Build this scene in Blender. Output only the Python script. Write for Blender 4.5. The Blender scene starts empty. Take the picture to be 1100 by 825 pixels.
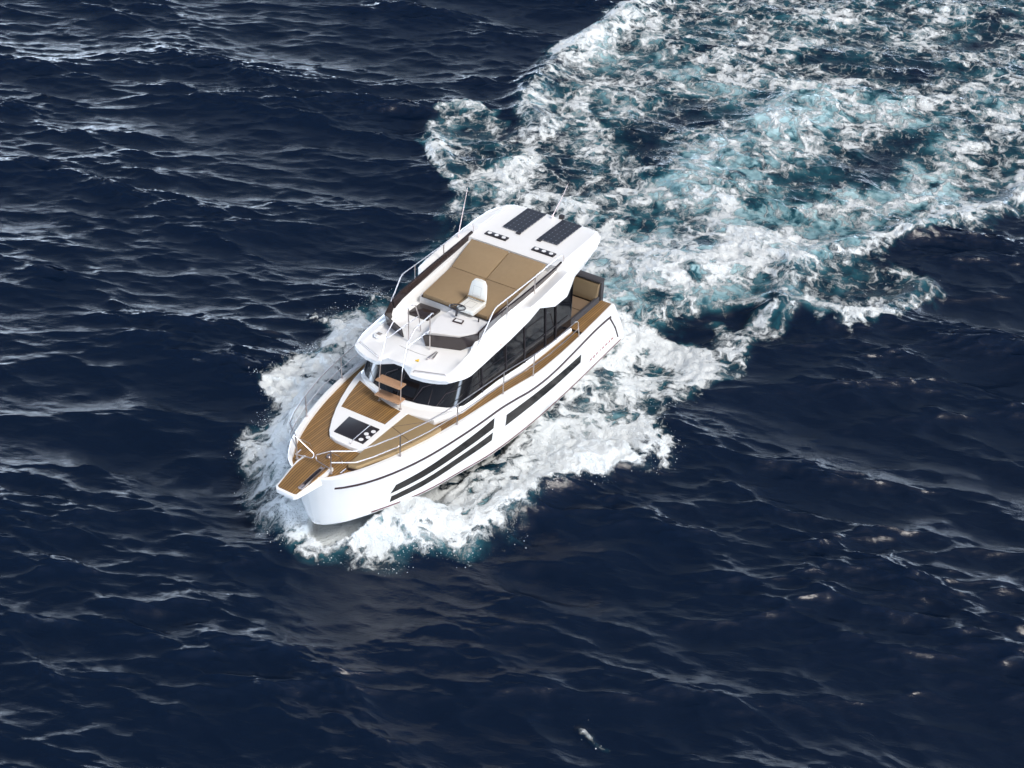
import bpy, bmesh, math, random
import numpy as np
from mathutils import Vector, Matrix

S = bpy.context.scene
COL = S.collection
R = math.radians

# ------------------------------------------------------------------ camera, sky, sun, exposure
cd = bpy.data.cameras.new('camera'); cam = bpy.data.objects.new('camera', cd); COL.objects.link(cam)
cd.sensor_width = 36.0; cd.lens = 1700.0/1100.0*36.0; cd.clip_start = .1; cd.clip_end = 6000
cam.matrix_world = Matrix(((-.53571, -.48633, .69029, 31.98940), (.84421, -.32580, .42562, 17.92411),
                           (.01790, .81076, .58510, 24.18982), (0, 0, 0, 1)))
S.camera = cam
ADDED_CLOUD_LO, ADDED_CLOUD_HI, ADDED_CLOUD_COL = -.08, .30, (98.0, 116.0, 142.0, 1)
SUN_EL, SUN_AZ = 50.0, 82.0          # degrees; azimuth measured from +x towards +y
w = bpy.data.worlds.new('World'); S.world = w; w.use_nodes = True
nt = w.node_tree; nt.nodes.clear()
sky = nt.nodes.new('ShaderNodeTexSky'); sky.sky_type = 'NISHITA'; sky.sun_disc = False
sky.sun_elevation = R(SUN_EL); sky.sun_rotation = R(90 - SUN_AZ)
sky.air_density = 1.0; sky.dust_density = 3.0; sky.ozone_density = 1.0
hs = nt.nodes.new('ShaderNodeHueSaturation'); hs.inputs['Saturation'].default_value = .82
bg = nt.nodes.new('ShaderNodeBackground'); bg.inputs['Strength'].default_value = .095
wo = nt.nodes.new('ShaderNodeOutputWorld')
nt.links.new(sky.outputs[0], hs.inputs['Color'])
# bright low cloud, out of view, added for wave crests to reflect; thins upward
tc = nt.nodes.new('ShaderNodeTexCoord'); sx = nt.nodes.new('ShaderNodeSeparateXYZ'); nt.links.new(tc.outputs['Generated'], sx.inputs[0])
cm = nt.nodes.new('ShaderNodeMapping'); cm.inputs['Scale'].default_value = (1, 1, 3.2); nt.links.new(tc.outputs['Generated'], cm.inputs[0])
cn = nt.nodes.new('ShaderNodeTexNoise'); cn.inputs['Scale'].default_value = 2.6; cn.inputs['Detail'].default_value = 6; cn.inputs['Roughness'].default_value = .55; nt.links.new(cm.outputs[0], cn.inputs['Vector'])
e1 = nt.nodes.new('ShaderNodeMapRange'); e1.inputs['From Min'].default_value = ADDED_CLOUD_LO; e1.inputs['From Max'].default_value = ADDED_CLOUD_HI
e1.inputs['To Min'].default_value = .42; e1.inputs['To Max'].default_value = -.42; nt.links.new(sx.outputs['Z'], e1.inputs['Value'])
ca = nt.nodes.new('ShaderNodeMath'); ca.operation = 'ADD'; nt.links.new(cn.outputs['Fac'], ca.inputs[0]); nt.links.new(e1.outputs[0], ca.inputs[1])
cs = nt.nodes.new('ShaderNodeMapRange'); cs.interpolation_type = 'SMOOTHSTEP'; cs.inputs['From Min'].default_value = .42; cs.inputs['From Max'].default_value = .80; nt.links.new(ca.outputs[0], cs.inputs['Value'])
cx_ = nt.nodes.new('ShaderNodeMix'); cx_.data_type = 'RGBA'; cx_.inputs['B'].default_value = ADDED_CLOUD_COL; nt.links.new(cs.outputs[0], cx_.inputs['Factor']); nt.links.new(hs.outputs[0], cx_.inputs['A'])
nt.links.new(cx_.outputs['Result'], bg.inputs[0]); nt.links.new(bg.outputs[0], wo.inputs[0])
sd = bpy.data.lights.new('sun', 'SUN'); sd.energy = 1.9; sd.angle = R(15); sd.color = (1, .95, .89)
sun = bpy.data.objects.new('sun', sd); COL.objects.link(sun)
sv = Vector((math.cos(R(SUN_EL))*math.cos(R(SUN_AZ)), math.cos(R(SUN_EL))*math.sin(R(SUN_AZ)), math.sin(R(SUN_EL))))
sun.rotation_euler = sv.to_track_quat('Z', 'Y').to_euler(); sun.location = sv*60
S.view_settings.view_transform = 'Standard'; S.view_settings.look = 'None'
S.view_settings.exposure = 0.5; S.view_settings.gamma = 1; S.view_settings.use_curve_mapping = False

# ------------------------------------------------------------------ helpers
def material(name, col, rough=.5, metal=0., coat=0., var=.0, vscale=6., bump=0., bscale=40., spec=.5):
    m = bpy.data.materials.new(name); m.use_nodes = True; t = m.node_tree; b = t.nodes['Principled BSDF']
    b.inputs['Base Color'].default_value = (*col, 1); b.inputs['Roughness'].default_value = rough
    b.inputs['Metallic'].default_value = metal; b.inputs['Coat Weight'].default_value = coat
    b.inputs['Specular IOR Level'].default_value = spec
    tc = t.nodes.new('ShaderNodeTexCoord')
    n = t.nodes.new('ShaderNodeTexNoise'); n.inputs['Scale'].default_value = vscale; n.inputs['Detail'].default_value = 6
    t.links.new(tc.outputs['Object'], n.inputs['Vector'])
    mx = t.nodes.new('ShaderNodeMix'); mx.data_type = 'RGBA'
    mx.inputs['A'].default_value = (*[c*(1-var) for c in col], 1); mx.inputs['B'].default_value = (*[min(1, c*(1+var)) for c in col], 1)
    t.links.new(n.outputs['Fac'], mx.inputs['Factor']); t.links.new(mx.outputs['Result'], b.inputs['Base Color'])
    if bump:
        n2 = t.nodes.new('ShaderNodeTexNoise'); n2.inputs['Scale'].default_value = bscale; n2.inputs['Detail'].default_value = 3
        t.links.new(tc.outputs['Object'], n2.inputs['Vector'])
        bp = t.nodes.new('ShaderNodeBump'); bp.inputs['Strength'].default_value = bump; bp.inputs['Distance'].default_value = .01
        t.links.new(n2.outputs['Fac'], bp.inputs['Height']); t.links.new(bp.outputs[0], b.inputs['Normal'])
    return m

def teak_material(name, col, axis='Y', pitch=.06):
    m = material(name, col, .6, var=.25, vscale=3.)
    t = m.node_tree; b = t.nodes['Principled BSDF']
    tc = [n for n in t.nodes if n.type == 'TEX_COORD'][0]
    mx = [n for n in t.nodes if n.type == 'MIX'][0]
    sp = t.nodes.new('ShaderNodeSeparateXYZ'); t.links.new(tc.outputs['Object'], sp.inputs[0])
    d = t.nodes.new('ShaderNodeMath'); d.operation = 'DIVIDE'; d.inputs[1].default_value = pitch; t.links.new(sp.outputs[axis], d.inputs[0])
    fr = t.nodes.new('ShaderNodeMath'); fr.operation = 'FRACT'; t.links.new(d.outputs[0], fr.inputs[0])
    lt = t.nodes.new('ShaderNodeMath'); lt.operation = 'LESS_THAN'; lt.inputs[1].default_value = .22; t.links.new(fr.outputs[0], lt.inputs[0])
    # every plank its own tone
    fl = t.nodes.new('ShaderNodeMath'); fl.operation = 'FLOOR'; t.links.new(d.outputs[0], fl.inputs[0])
    wn = t.nodes.new('ShaderNodeTexWhiteNoise'); wn.noise_dimensions = '1D'; t.links.new(fl.outputs[0], wn.inputs['W'])
    hv = t.nodes.new('ShaderNodeHueSaturation')
    mr = t.nodes.new('ShaderNodeMapRange'); mr.inputs['To Min'].default_value = .82; mr.inputs['To Max'].default_value = 1.2
    t.links.new(wn.outputs['Value'], mr.inputs['Value']); t.links.new(mr.outputs[0], hv.inputs['Value']); t.links.new(mx.outputs['Result'], hv.inputs['Color'])
    m2 = t.nodes.new('ShaderNodeMix'); m2.data_type = 'RGBA'; m2.inputs['B'].default_value = (.05, .025, .012, 1)
    t.links.new(lt.outputs[0], m2.inputs['Factor']); t.links.new(hv.outputs[0], m2.inputs['A']); t.links.new(m2.outputs['Result'], b.inputs['Base Color'])
    return m

M = dict(
    gel=material('white_gelcoat', (.80, .80, .79), .22, coat=.4, var=.02),
    gelmat=material('white_nonslip', (.72, .72, .72), .55, var=.03, bump=.1, bscale=200),
    teak=teak_material('teak_planking', (.245, .135, .042)),
    step=material('ladder_teak', (.36, .21, .12), .55, var=.2, vscale=20),
    glass=material('tinted_glass', (.008, .008, .010), .05, var=.5, vscale=2, spec=.4),
    hullglass=material('dark_hull_glass', (.010, .008, .008), .18, var=.5, vscale=2, spec=.25),
    smoke=material('smoked_acrylic', (.03, .022, .022), .15, var=.2, vscale=4),
    trim=material('dark_rubber', (.035, .018, .02), .5, var=.2),
    steel=material('polished_steel', (.66, .61, .60), .28, metal=1., var=.05),
    tan=material('tan_fabric', (.255, .178, .098), .85, var=.08, vscale=9, bump=.25, bscale=120),
    tan3=material('brown_fabric', (.16, .11, .07), .85, var=.08, vscale=9, bump=.25, bscale=120),
    tan4=material('olive_fabric', (.15, .105, .055), .85, var=.08, vscale=9, bump=.25, bscale=120),
    tan2=material('tan_canvas', (.285, .20, .10), .85, var=.08, vscale=5, bump=.25, bscale=90),
    seat=material('cream_vinyl', (.66, .65, .60), .5, var=.04),
    black=material('black_plastic', (.015, .012, .015), .4, var=.2),
    dark=material('dark_upholstery', (.035, .032, .035), .7, var=.15),
    lamp=material('frosted_lens', (.75, .75, .75), .2, var=.02),
    boot=material('boot_stripe_paint', (.10, .015, .025), .4, var=.1),
    keel=material('dark_antifouling', (.03, .04, .05), .6, var=.2),
    letter=material('red_lettering', (.36, .12, .12), .4, var=.05),
    yellow=material('yellow_sticker', (.75, .50, .03), .5, var=.05),
    orange=material('orange_lens', (.7, .2, .05), .3, var=.05),
    seam=material('grey_piping', (.22, .21, .20), .6, var=.1),
    whip=material('whip_fibreglass', (.80, .66, .64), .4, var=.05),
)
# photovoltaic cells: grid with bright solder points
def solar_material():
    m = material('solar_cells', (.014, .015, .022), .3, var=.3, vscale=8, spec=.5)
    t = m.node_tree; b = t.nodes['Principled BSDF']; mx = [n for n in t.nodes if n.type == 'MIX'][0]
    tc = [n for n in t.nodes if n.type == 'TEX_COORD'][0]
    sp = t.nodes.new('ShaderNodeSeparateXYZ'); t.links.new(tc.outputs['Generated'], sp.inputs[0])
    ds = []
    for ax, n in (('X', 8), ('Y', 4)):
        a = t.nodes.new('ShaderNodeMath'); a.operation = 'MULTIPLY'; a.inputs[1].default_value = n; t.links.new(sp.outputs[ax], a.inputs[0])
        f_ = t.nodes.new('ShaderNodeMath'); f_.operation = 'FRACT'; t.links.new(a.outputs[0], f_.inputs[0])
        p = t.nodes.new('ShaderNodeMath'); p.operation = 'PINGPONG'; p.inputs[1].default_value = .5; t.links.new(f_.outputs[0], p.inputs[0]); ds.append(p)
    ad = t.nodes.new('ShaderNodeMath'); ad.operation = 'ADD'; t.links.new(ds[0].outputs[0], ad.inputs[0]); t.links.new(ds[1].outputs[0], ad.inputs[1])
    c = t.nodes.new('ShaderNodeMath'); c.operation = 'LESS_THAN'; c.inputs[1].default_value = .13; t.links.new(ad.outputs[0], c.inputs[0])
    mn = t.nodes.new('ShaderNodeMath'); mn.operation = 'MINIMUM'; t.links.new(ds[0].outputs[0], mn.inputs[0]); t.links.new(ds[1].outputs[0], mn.inputs[1])
    l = t.nodes.new('ShaderNodeMath'); l.operation = 'LESS_THAN'; l.inputs[1].default_value = .03; t.links.new(mn.outputs[0], l.inputs[0])
    m1 = t.nodes.new('ShaderNodeMix'); m1.data_type = 'RGBA'; m1.inputs['B'].default_value = (.05, .055, .07, 1)
    t.links.new(l.outputs[0], m1.inputs['Factor']); t.links.new(mx.outputs['Result'], m1.inputs['A'])
    m2 = t.nodes.new('ShaderNodeMix'); m2.data_type = 'RGBA'; m2.inputs['B'].default_value = (.24, .24, .28, 1)
    t.links.new(c.outputs[0], m2.inputs['Factor']); t.links.new(m1.outputs['Result'], m2.inputs['A']); t.links.new(m2.outputs['Result'], b.inputs['Base Color'])
    return m
M['solar'] = solar_material()

class MB:
    def __init__(s): s.v = []; s.f = []
    def add(s, vs, fs):
        o = len(s.v); s.v += [tuple(v) for v in vs]; s.f += [tuple(i+o for i in f) for f in fs]; return s
    def grid(s, rows, close=False):
        n = len(rows[0]); fs = []
        for i in range(len(rows)-1):
            for j in range(n-(0 if close else 1)):
                k = (j+1) % n
                fs.append((i*n+j, (i+1)*n+j, (i+1)*n+k, i*n+k))
        return s.add([p for r in rows for p in r], fs)
    def box(s, x0, x1, y0, y1, z0, z1, z2=None, z3=None):
        # z0/z1 bottom and top at x0; z2/z3 bottom and top at x1
        z2 = z0 if z2 is None else z2; z3 = z1 if z3 is None else z3
        v = [(x0, y0, z0), (x1, y0, z2), (x1, y1, z2), (x0, y1, z0), (x0, y0, z1), (x1, y0, z3), (x1, y1, z3), (x0, y1, z1)]
        return s.add(v, [(0, 3, 2, 1), (4, 5, 6, 7), (0, 1, 5, 4), (1, 2, 6, 5), (2, 3, 7, 6), (3, 0, 4, 7)])
    def prism(s, pts, z0, z1):
        # pts plan outline; z0, z1 numbers or functions of (x, y)
        f0 = z0 if callable(z0) else (lambda x, y: z0); f1 = z1 if callable(z1) else (lambda x, y: z1)
        n = len(pts); v = [(x, y, f0(x, y)) for x, y in pts]+[(x, y, f1(x, y)) for x, y in pts]
        fs = [tuple(range(n-1, -1, -1)), tuple(range(n, 2*n))]+[(i, (i+1) % n, n+(i+1) % n, n+i) for i in range(n)]
        return s.add(v, fs)
    def tube(s, pts, r=.014, seg=8, soft=0, caps=True):
        P = [Vector(p) for p in pts]
        if soft:
            Q = [P[0]]
            for a, b, c in zip(P, P[1:], P[2:]):
                d = min(soft, (a-b).length*.49, (c-b).length*.49)
                A = b+(a-b).normalized()*d; Cc = b+(c-b).normalized()*d
                for k in range(6):
                    u = k/5; Q.append(A*(1-u)**2+b*2*u*(1-u)+Cc*u*u)
            Q.append(P[-1]); P = Q
        rows = []; nrm = None
        for i, p in enumerate(P):
            t = (P[min(i+1, len(P)-1)]-P[max(i-1, 0)]).normalized()
            if nrm is None:
                nrm = t.orthogonal().normalized()
            else:
                nrm = (nrm-t*nrm.dot(t)).normalized()
            b = t.cross(nrm); rr = r[i] if isinstance(r, (list, tuple)) and not soft else (r if not isinstance(r, (list, tuple)) else r[0])
            rows.append([p+(nrm*math.cos(2*math.pi*k/seg)+b*math.sin(2*math.pi*k/seg))*rr for k in range(seg)])
        o = len(s.v); s.grid(rows, close=True)
        if caps:
            n = len(rows); s.f.append(tuple(o+k for k in range(seg))); s.f.append(tuple(o+(n-1)*seg+k for k in range(seg-1, -1, -1)))
        return s
    def disc(s, c, r, h, seg=20, nrm=(0, 0, 1)):
        c = Vector(c); n = Vector(nrm).normalized(); return s.tube([c, c+n*h], r, seg)
    def build(s, name, mat, parent=None, smooth=True, bevel=0., bseg=2, label=None, angle=35):
        me = bpy.data.meshes.new(name); me.from_pydata(s.v, [], s.f); me.update()
        bm = bmesh.new(); bm.from_mesh(me); bmesh.ops.remove_doubles(bm, verts=bm.verts, dist=1e-5)
        bmesh.ops.recalc_face_normals(bm, faces=bm.faces)
        if bevel:
            es = [e for e in bm.edges if len(e.link_faces) == 2 and e.calc_face_angle(0) > R(28)]
            bmesh.ops.bevel(bm, geom=es, offset=bevel, segments=bseg, profile=.6, affect='EDGES', clamp_overlap=True)
        bm.to_mesh(me); bm.free()
        if smooth:
            for p in me.polygons: p.use_smooth = True
            if hasattr(me, 'set_sharp_from_angle'): me.set_sharp_from_angle(angle=R(angle))
        me.materials.append(M[mat] if isinstance(mat, str) else mat)
        o = bpy.data.objects.new(name, me); COL.objects.link(o)
        if parent is not None: o.parent = parent
        if label: o['label'] = label
        return o
def copy_part(o, parent, name=None):
    c = o.copy(); COL.objects.link(c); c.parent = parent; return c

def interp(T,x):
    if x<=T[0][0]: return T[0][1]
    for (a,b),(c,d) in zip(T,T[1:]):
        if x<=c: return b+(d-b)*(x-a)/(c-a)
    return T[-1][1]
def smooth(T,n=6,lo=None,hi=None):
    # resample piecewise-linear table through Catmull-Rom (monotone enough) for a fair curve
    out=[]
    for i in range(len(T)-1):
        p0=T[max(i-1,0)];p1=T[i];p2=T[i+1];p3=T[min(i+2,len(T)-1)]
        h=p2[0]-p1[0]
        m1=(p2[1]-p0[1])/max(p2[0]-p0[0],1e-6)*h; m2=(p3[1]-p1[1])/max(p3[0]-p1[0],1e-6)*h
        for k in range(n):
            t=k/n;t2=t*t;t3=t2*t
            out.append((p1[0]+h*t,(2*t3-3*t2+1)*p1[1]+(t3-2*t2+t)*m1+(-2*t3+3*t2)*p2[1]+(t3-t2)*m2))
    out.append(T[-1]);return out
YG=smooth([(0.7,1.72),(2,1.79),(3,1.85),(4,1.89),(5,1.89),(6,1.85),(7,1.79),(8,1.71),(9,1.56),(10,1.31),(10.75,1.03),(11.2,.76)])+[(11.35,.63),(11.46,.48),(11.54,.30),(11.57,.15),(11.58,0)]
ZG=smooth([(0.7,1.46),(2,1.46),(3,1.48),(4,1.52),(4.8,1.56),(5.6,1.67),(6.3,1.75),(8,1.82),(10,1.86),(11.58,1.88)])
YC=smooth([(-.15,1.68),(3,1.76),(5,1.76),(6.5,1.68),(7.7,1.5),(8.8,1.33),(9.6,1.1),(10.2,.88),(10.8,.60),(11.1,.38)])+[(11.2,.27),(11.27,.14),(11.3,0)]
ZC=smooth([(-.15,0.0),(3,-.02),(5,0.0),(7,.08),(9,.22),(10.2,.32),(11.3,.38)])
def hp(U,s):
    xc=-.15+U*11.45; xg=.7+U*10.88
    f=s if U<.5 else s**(1-.18*(U-.5)/.5)
    y=interp(YC,xc)*(1-f)+interp(YG,xg)*f+.05*math.sin(math.pi*s)*(1-U**3)
    z=interp(ZC,xc)*(1-s)+interp(ZG,xg)*s
    # slight forward rake of stem
    return xc+(xg-xc)*s,y if U<1 else 0.0,z
def H(x,z):
    U=(x+.15)/11.45;s=.5
    for _ in range(25):
        xc=-.15+U*11.45; xg=.7+U*10.88
        zc=interp(ZC,xc);zg=interp(ZG,xg)
        s=(z-zc)/(zg-zc)
        U=(x+.15-.85*s)/(11.45-.57*s)
        U=min(max(U,0),1)
    return hp(U,s)[1]

def zdeck(x): return interp(ZG, x)-.055
def rimw(x): return interp([(6.0, .085), (8.5, .15), (11.0, .17), (11.6, .10)], x)

# ------------------------------------------------------------------ sea
FOAM_AREAS=[(0.45, 1.4, [(-27.07, -11.74), (-17.49, -9.21), (-13.55, -9.07), (-11.18, -8.73), (-9.23, -6.9), (-6.92, -6.18), (-4.32, -5.63), (-1.48, -2.48), (-0.15, 0.78), (0.82, 2.15), (-1.22, 2.53), (-2.95, 3.68), (-5.24, 4.0), (-7.4, 4.88), (-9.32, 5.88), (-11.47, 7.16), (-14.28, 8.16), (-17.43, 9.78), (-29.78, 12.25), (-51.38, 10.0), (-38.4, -8.22)]), (0.78, 0.8, [(4.06, -5.32), (6.25, -5.17), (7.49, -4.78), (8.55, -3.89), (9.67, -3.54), (10.53, -2.59), (11.03, -1.49), (10.9, -0.28), (10.65, 1.13), (9.86, 1.74), (9.54, 2.68), (8.39, 2.9), (7.69, 3.41), (6.24, 3.42), (5.8, 4.21), (4.68, 4.87), (3.69, 4.75), (2.71, 4.01), (1.09, 4.11), (-0.13, 4.72), (-0.87, 4.27), (-1.51, 2.38), (-0.51, 1.31), (-1.65, -1.32), (0.15, -3.98), (2.62, -4.17)]), (0.44, 0.9, [(4.35, -5.74), (2.22, -5.11), (0.48, -5.19), (-1.63, -6.04), (-4.16, -6.93), (-7.15, -6.4), (-2.25, -0.43), (2.52, -2.37), (4.5, -3.73)]), (0.33, 0.4, [(-7.67, -10.16), (-8.79, -10.28), (-9.63, -10.07), (-9.45, -8.8), (-8.7, -6.47), (-5.73, -5.15), (-4.32, -6.16), (-4.75, -7.69)]), (0.42, 0.6, [(-3.02, 3.36), (-3.32, 4.82), (-3.61, 5.92), (-4.41, 7.11), (-7.03, 7.73), (-7.57, 7.27), (-7.93, 6.13), (-7.65, 4.77), (-5.59, 3.6)])]
FOAM_STREAKS=[(0.62, 0.6, [(-22.37, -8.6), (-19.0, -9.05), (-15.11, -8.94), (-12.56, -8.73), (-10.98, -8.37), (-9.3, -6.8), (-7.84, -5.97), (-6.25, -5.48)]), (0.6, 0.5, [(-15.93, 8.7), (-14.28, 8.16), (-12.47, 7.71), (-11.14, 6.98), (-9.79, 6.29), (-8.95, 5.73), (-7.73, 4.89), (-6.37, 4.2)]), (0.54, 0.5, [(-6.37, 4.2), (-4.84, 4.3), (-3.17, 4.6), (-1.95, 4.44), (-0.55, 4.43), (0.99, 4.11)]), (0.58, 0.33, [(-3.61, 5.08), (-3.73, 6.01), (-4.59, 7.04), (-5.84, 7.37), (-7.05, 7.67)]), (0.56, 0.3, [(-7.69, -10.13), (-6.2, -8.95), (-4.98, -7.56), (-4.57, -6.32)]), (0.62, 0.22, [(-8.79, -10.28), (-9.51, -9.99), (-9.27, -9.07)]), (0.72, 1.12, [(-3.75, -0.98), (-3.6, 0.67), (-3.83, 1.92), (-5.6, 2.7), (-7.26, 3.44)]), (0.64, 1.0, [(-5.73, -5.15), (-4.95, -2.64), (-4.86, -1.28)]), (0.6, 0.75, [(-11.55, -7.28), (-9.44, -4.22), (-6.84, -1.4)]), (0.57, 0.75, [(-11.43, -2.49), (-13.75, -1.55), (-14.19, 0.32)]), (0.64, 0.62, [(-17.4, -0.76), (-16.97, 1.88), (-18.97, 3.49), (-21.58, 4.62)]), (0.58, 0.62, [(-18.01, -4.76), (-16.62, -2.58), (-20.75, -2.26), (-24.65, -1.24)]), (0.6, 0.62, [(-13.7, 5.44), (-17.3, 6.07), (-21.03, 6.49)]), (0.62, 0.62, [(-9.09, 2.93), (-10.78, 4.39), (-12.06, 5.74)]), (0.8, 0.8, [(3.35, -4.27), (6.2, -3.97), (8.59, -3.26), (10.1, -2.26), (10.77, -0.93), (10.45, 0.45), (9.49, 1.6), (8.39, 2.17)]), (0.74, 0.8, [(8.61, 2.45), (7.09, 2.9), (5.37, 2.9), (3.88, 3.1), (2.32, 3.31), (0.95, 3.12)]), (0.5, 0.1, [(4.24, -6.15), (3.99, -5.87)]), (0.5, 0.09, [(12.74, 7.81), (12.63, 8.25)]), (0.32, 0.15, [(-3.51, -5.79), (-1.33, -5.33)])]
FOAM_GAPS=[(0.6, 0.14, [(7.49, 1.29), (7.05, 1.43), (6.55, 1.6)]), (0.28, 0.35, [(4.43, 1.93), (3.6, 2.11), (2.43, 2.26), (1.47, 2.34)]), (0.5, 0.38, [(1.41, 2.58), (0.76, 3.02), (0.11, 2.81)]), (0.5, 0.45, [(-1.37, 2.6), (-2.24, 2.88), (-2.65, 3.83)]), (0.5, 0.35, [(0.44, 3.26), (1.69, 3.52)]), (0.45, 0.8, [(-8.99, -2.58), (-11.5, -3.59), (-13.48, -3.2)]), (0.45, 0.7, [(-20.37, -1.34), (-20.18, 0.93), (-21.76, 2.11)]), (0.5, 0.7, [(-11.99, 2.94), (-13.58, 3.57), (-15.95, 4.12)]), (0.4, 0.6, [(-8.17, 2.1), (-10.46, 2.32)]), (0.35, 0.6, [(-11.66, -5.85), (-9.49, -5.32), (-7.09, -4.25)]), (0.45, 0.6, [(-24.37, 2.96), (-28.0, 3.57)]), (0.55, 0.5, [(2.09, -4.23), (-0.82, -5.31), (-2.87, -5.7)]), (0.35, 0.7, [(-8.21, 4.84), (-10.01, 5.31), (-13.65, 7.0)]), (0.2, 0.4, [(-4.65, 4.9), (-5.16, 6.11), (-6.46, 6.71)])]
AERATED=[(0.85, 1.3, [(-8.19, -0.48), (-10.7, -0.08), (-14.01, 0.06), (-17.07, 0.09)]), (0.75, 1.0, [(-5.33, -0.58), (-3.91, 1.12), (-1.98, 0.94)]), (0.75, 1.0, [(-16.41, 1.07), (-17.52, 2.68), (-16.4, 4.77)]), (0.65, 1.0, [(-15.66, -8.15), (-16.83, -6.46), (-15.55, -2.79)]), (0.85, 1.6, [(-1.11, 0.53), (-4.99, 1.79), (-8.55, 3.17), (-13.1, 5.66)]), (0.32, 0.9, [(9.45, -2.56), (10.84, -0.32), (9.42, 1.82), (6.8, 2.71), (3.2, 2.71), (0.57, 2.91)]), (0.3, 0.9, [(9.45, -2.56), (6.66, -3.91), (3.28, -4.32), (-0.54, -4.78)])]
SWELLS=[(0.55, 0.55, [(8.36, -2.92), (9.79, -2.11), (10.54, -1.06), (10.62, -0.23), (10.08, 0.71), (9.16, 1.38)]), (0.3, 0.55, [(9.67, 1.74), (8.43, 2.72), (6.91, 3.18), (5.72, 3.37), (4.23, 4.62)]), (0.25, 0.5, [(8.36, -2.92), (6.37, -3.84), (4.11, -4.33)]), (0.35, 0.6, [(-22.37, -8.6), (-19.0, -9.05), (-15.11, -8.94), (-12.56, -8.73), (-11.05, -8.26), (-9.34, -6.75)]), (0.3, 0.5, [(-15.93, 8.7), (-14.28, 8.16), (-12.47, 7.71), (-11.14, 6.98), (-9.79, 6.29), (-7.73, 4.89), (-5.89, 4.06), (-3.26, 4.56)]), (0.22, 0.45, [(-3.7, 5.04), (-3.82, 5.98), (-4.68, 7.0), (-5.94, 7.34), (-7.14, 7.63)]), (0.2, 0.4, [(-7.57, -9.94), (-6.25, -8.87), (-5.12, -7.58)]), (-0.35, 0.9, [(0.57, 2.91), (-1.8, 2.81), (-2.82, 3.74)]), (-0.12, 0.4, [(7.97, 1.08), (7.18, 1.36), (5.98, 1.66)]), (0.4, 1.6, [(-3.91, 1.12), (-6.09, 2.47)]), (0.35, 1.5, [(-9.62, -0.54), (-15.68, 0.0)])]

def fft_sea(N, L, wind, wdir, seed, hs, cut=.01, spread=3):
    rng = np.random.default_rng(seed)
    k1 = np.fft.fftfreq(N, d=L/N)*2*np.pi
    kx, ky = np.meshgrid(k1, k1, indexing='ij'); k = np.hypot(kx, ky); k[0, 0] = 1
    Lw = wind*wind/9.81
    ph = np.exp(-1/(k*Lw)**2)/k**4*np.exp(-(k*cut)**2)
    c = (kx*math.cos(wdir)+ky*math.sin(wdir))/k
    ph *= np.where(c > 0, np.abs(c)**spread, .25*np.abs(c)**spread)+.008
    ph[0, 0] = 0
    h = (rng.normal(size=(N, N))+1j*rng.normal(size=(N, N)))*np.sqrt(ph)
    H_ = np.fft.ifft2(h).real; sc = hs/4/H_.std()
    h = h*sc
    z = np.fft.ifft2(h).real; dx = np.fft.ifft2(-1j*kx/k*h).real*-1; dy = np.fft.ifft2(-1j*ky/k*h).real*-1
    return z.astype(np.float32), dx.astype(np.float32), dy.astype(np.float32)
def bil(F, X, Y, L):
    N = F.shape[0]; u = (X/L*N) % N; v = (Y/L*N) % N
    i = np.floor(u).astype(np.int32); j = np.floor(v).astype(np.int32); a = (u-i).astype(np.float32); b = (v-j).astype(np.float32)
    i %= N; j %= N; i1 = (i+1) % N; j1 = (j+1) % N
    return (F[i, j]*(1-a)*(1-b)+F[i1, j]*a*(1-b)+F[i, j1]*(1-a)*b+F[i1, j1]*a*b)
def chain_dist(X, Y, pts):
    D = np.full(X.shape, 1e9, np.float32)
    for (ax, ay), (bx, by) in zip(pts, pts[1:]):
        vx, vy = bx-ax, by-ay; t = np.clip(((X-ax)*vx+(Y-ay)*vy)/(vx*vx+vy*vy), 0, 1)
        D = np.minimum(D, np.hypot(X-ax-t*vx, Y-ay-t*vy))
    return D
def inside(X, Y, pts):
    r = np.zeros(X.shape, bool)
    for (ax, ay), (bx, by) in zip(pts, pts[1:]+pts[:1]):
        if ay == by: continue
        c = ((ay > Y) != (by > Y)) & (X < (bx-ax)*(Y-ay)/(by-ay)+ax); r ^= c
    return r
def sst(a, b, x):
    t = np.clip((x-a)/(b-a), 0, 1); return t*t*(3-2*t)
def noise_field(N, L, beta, kmin, kmax, seed):
    rng = np.random.default_rng(seed); k1 = np.fft.fftfreq(N, d=L/N)
    kx, ky = np.meshgrid(k1, k1, indexing='ij'); k = np.hypot(kx, ky); k[0, 0] = 1
    a = k**(-beta)*np.exp(-(kmin/k)**4)*np.exp(-(k/kmax)**2); a[0, 0] = 0
    n = np.fft.ifft2((rng.normal(size=(N, N))+1j*rng.normal(size=(N, N)))*a).real; return (n/n.std()).astype(np.float32)

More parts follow.
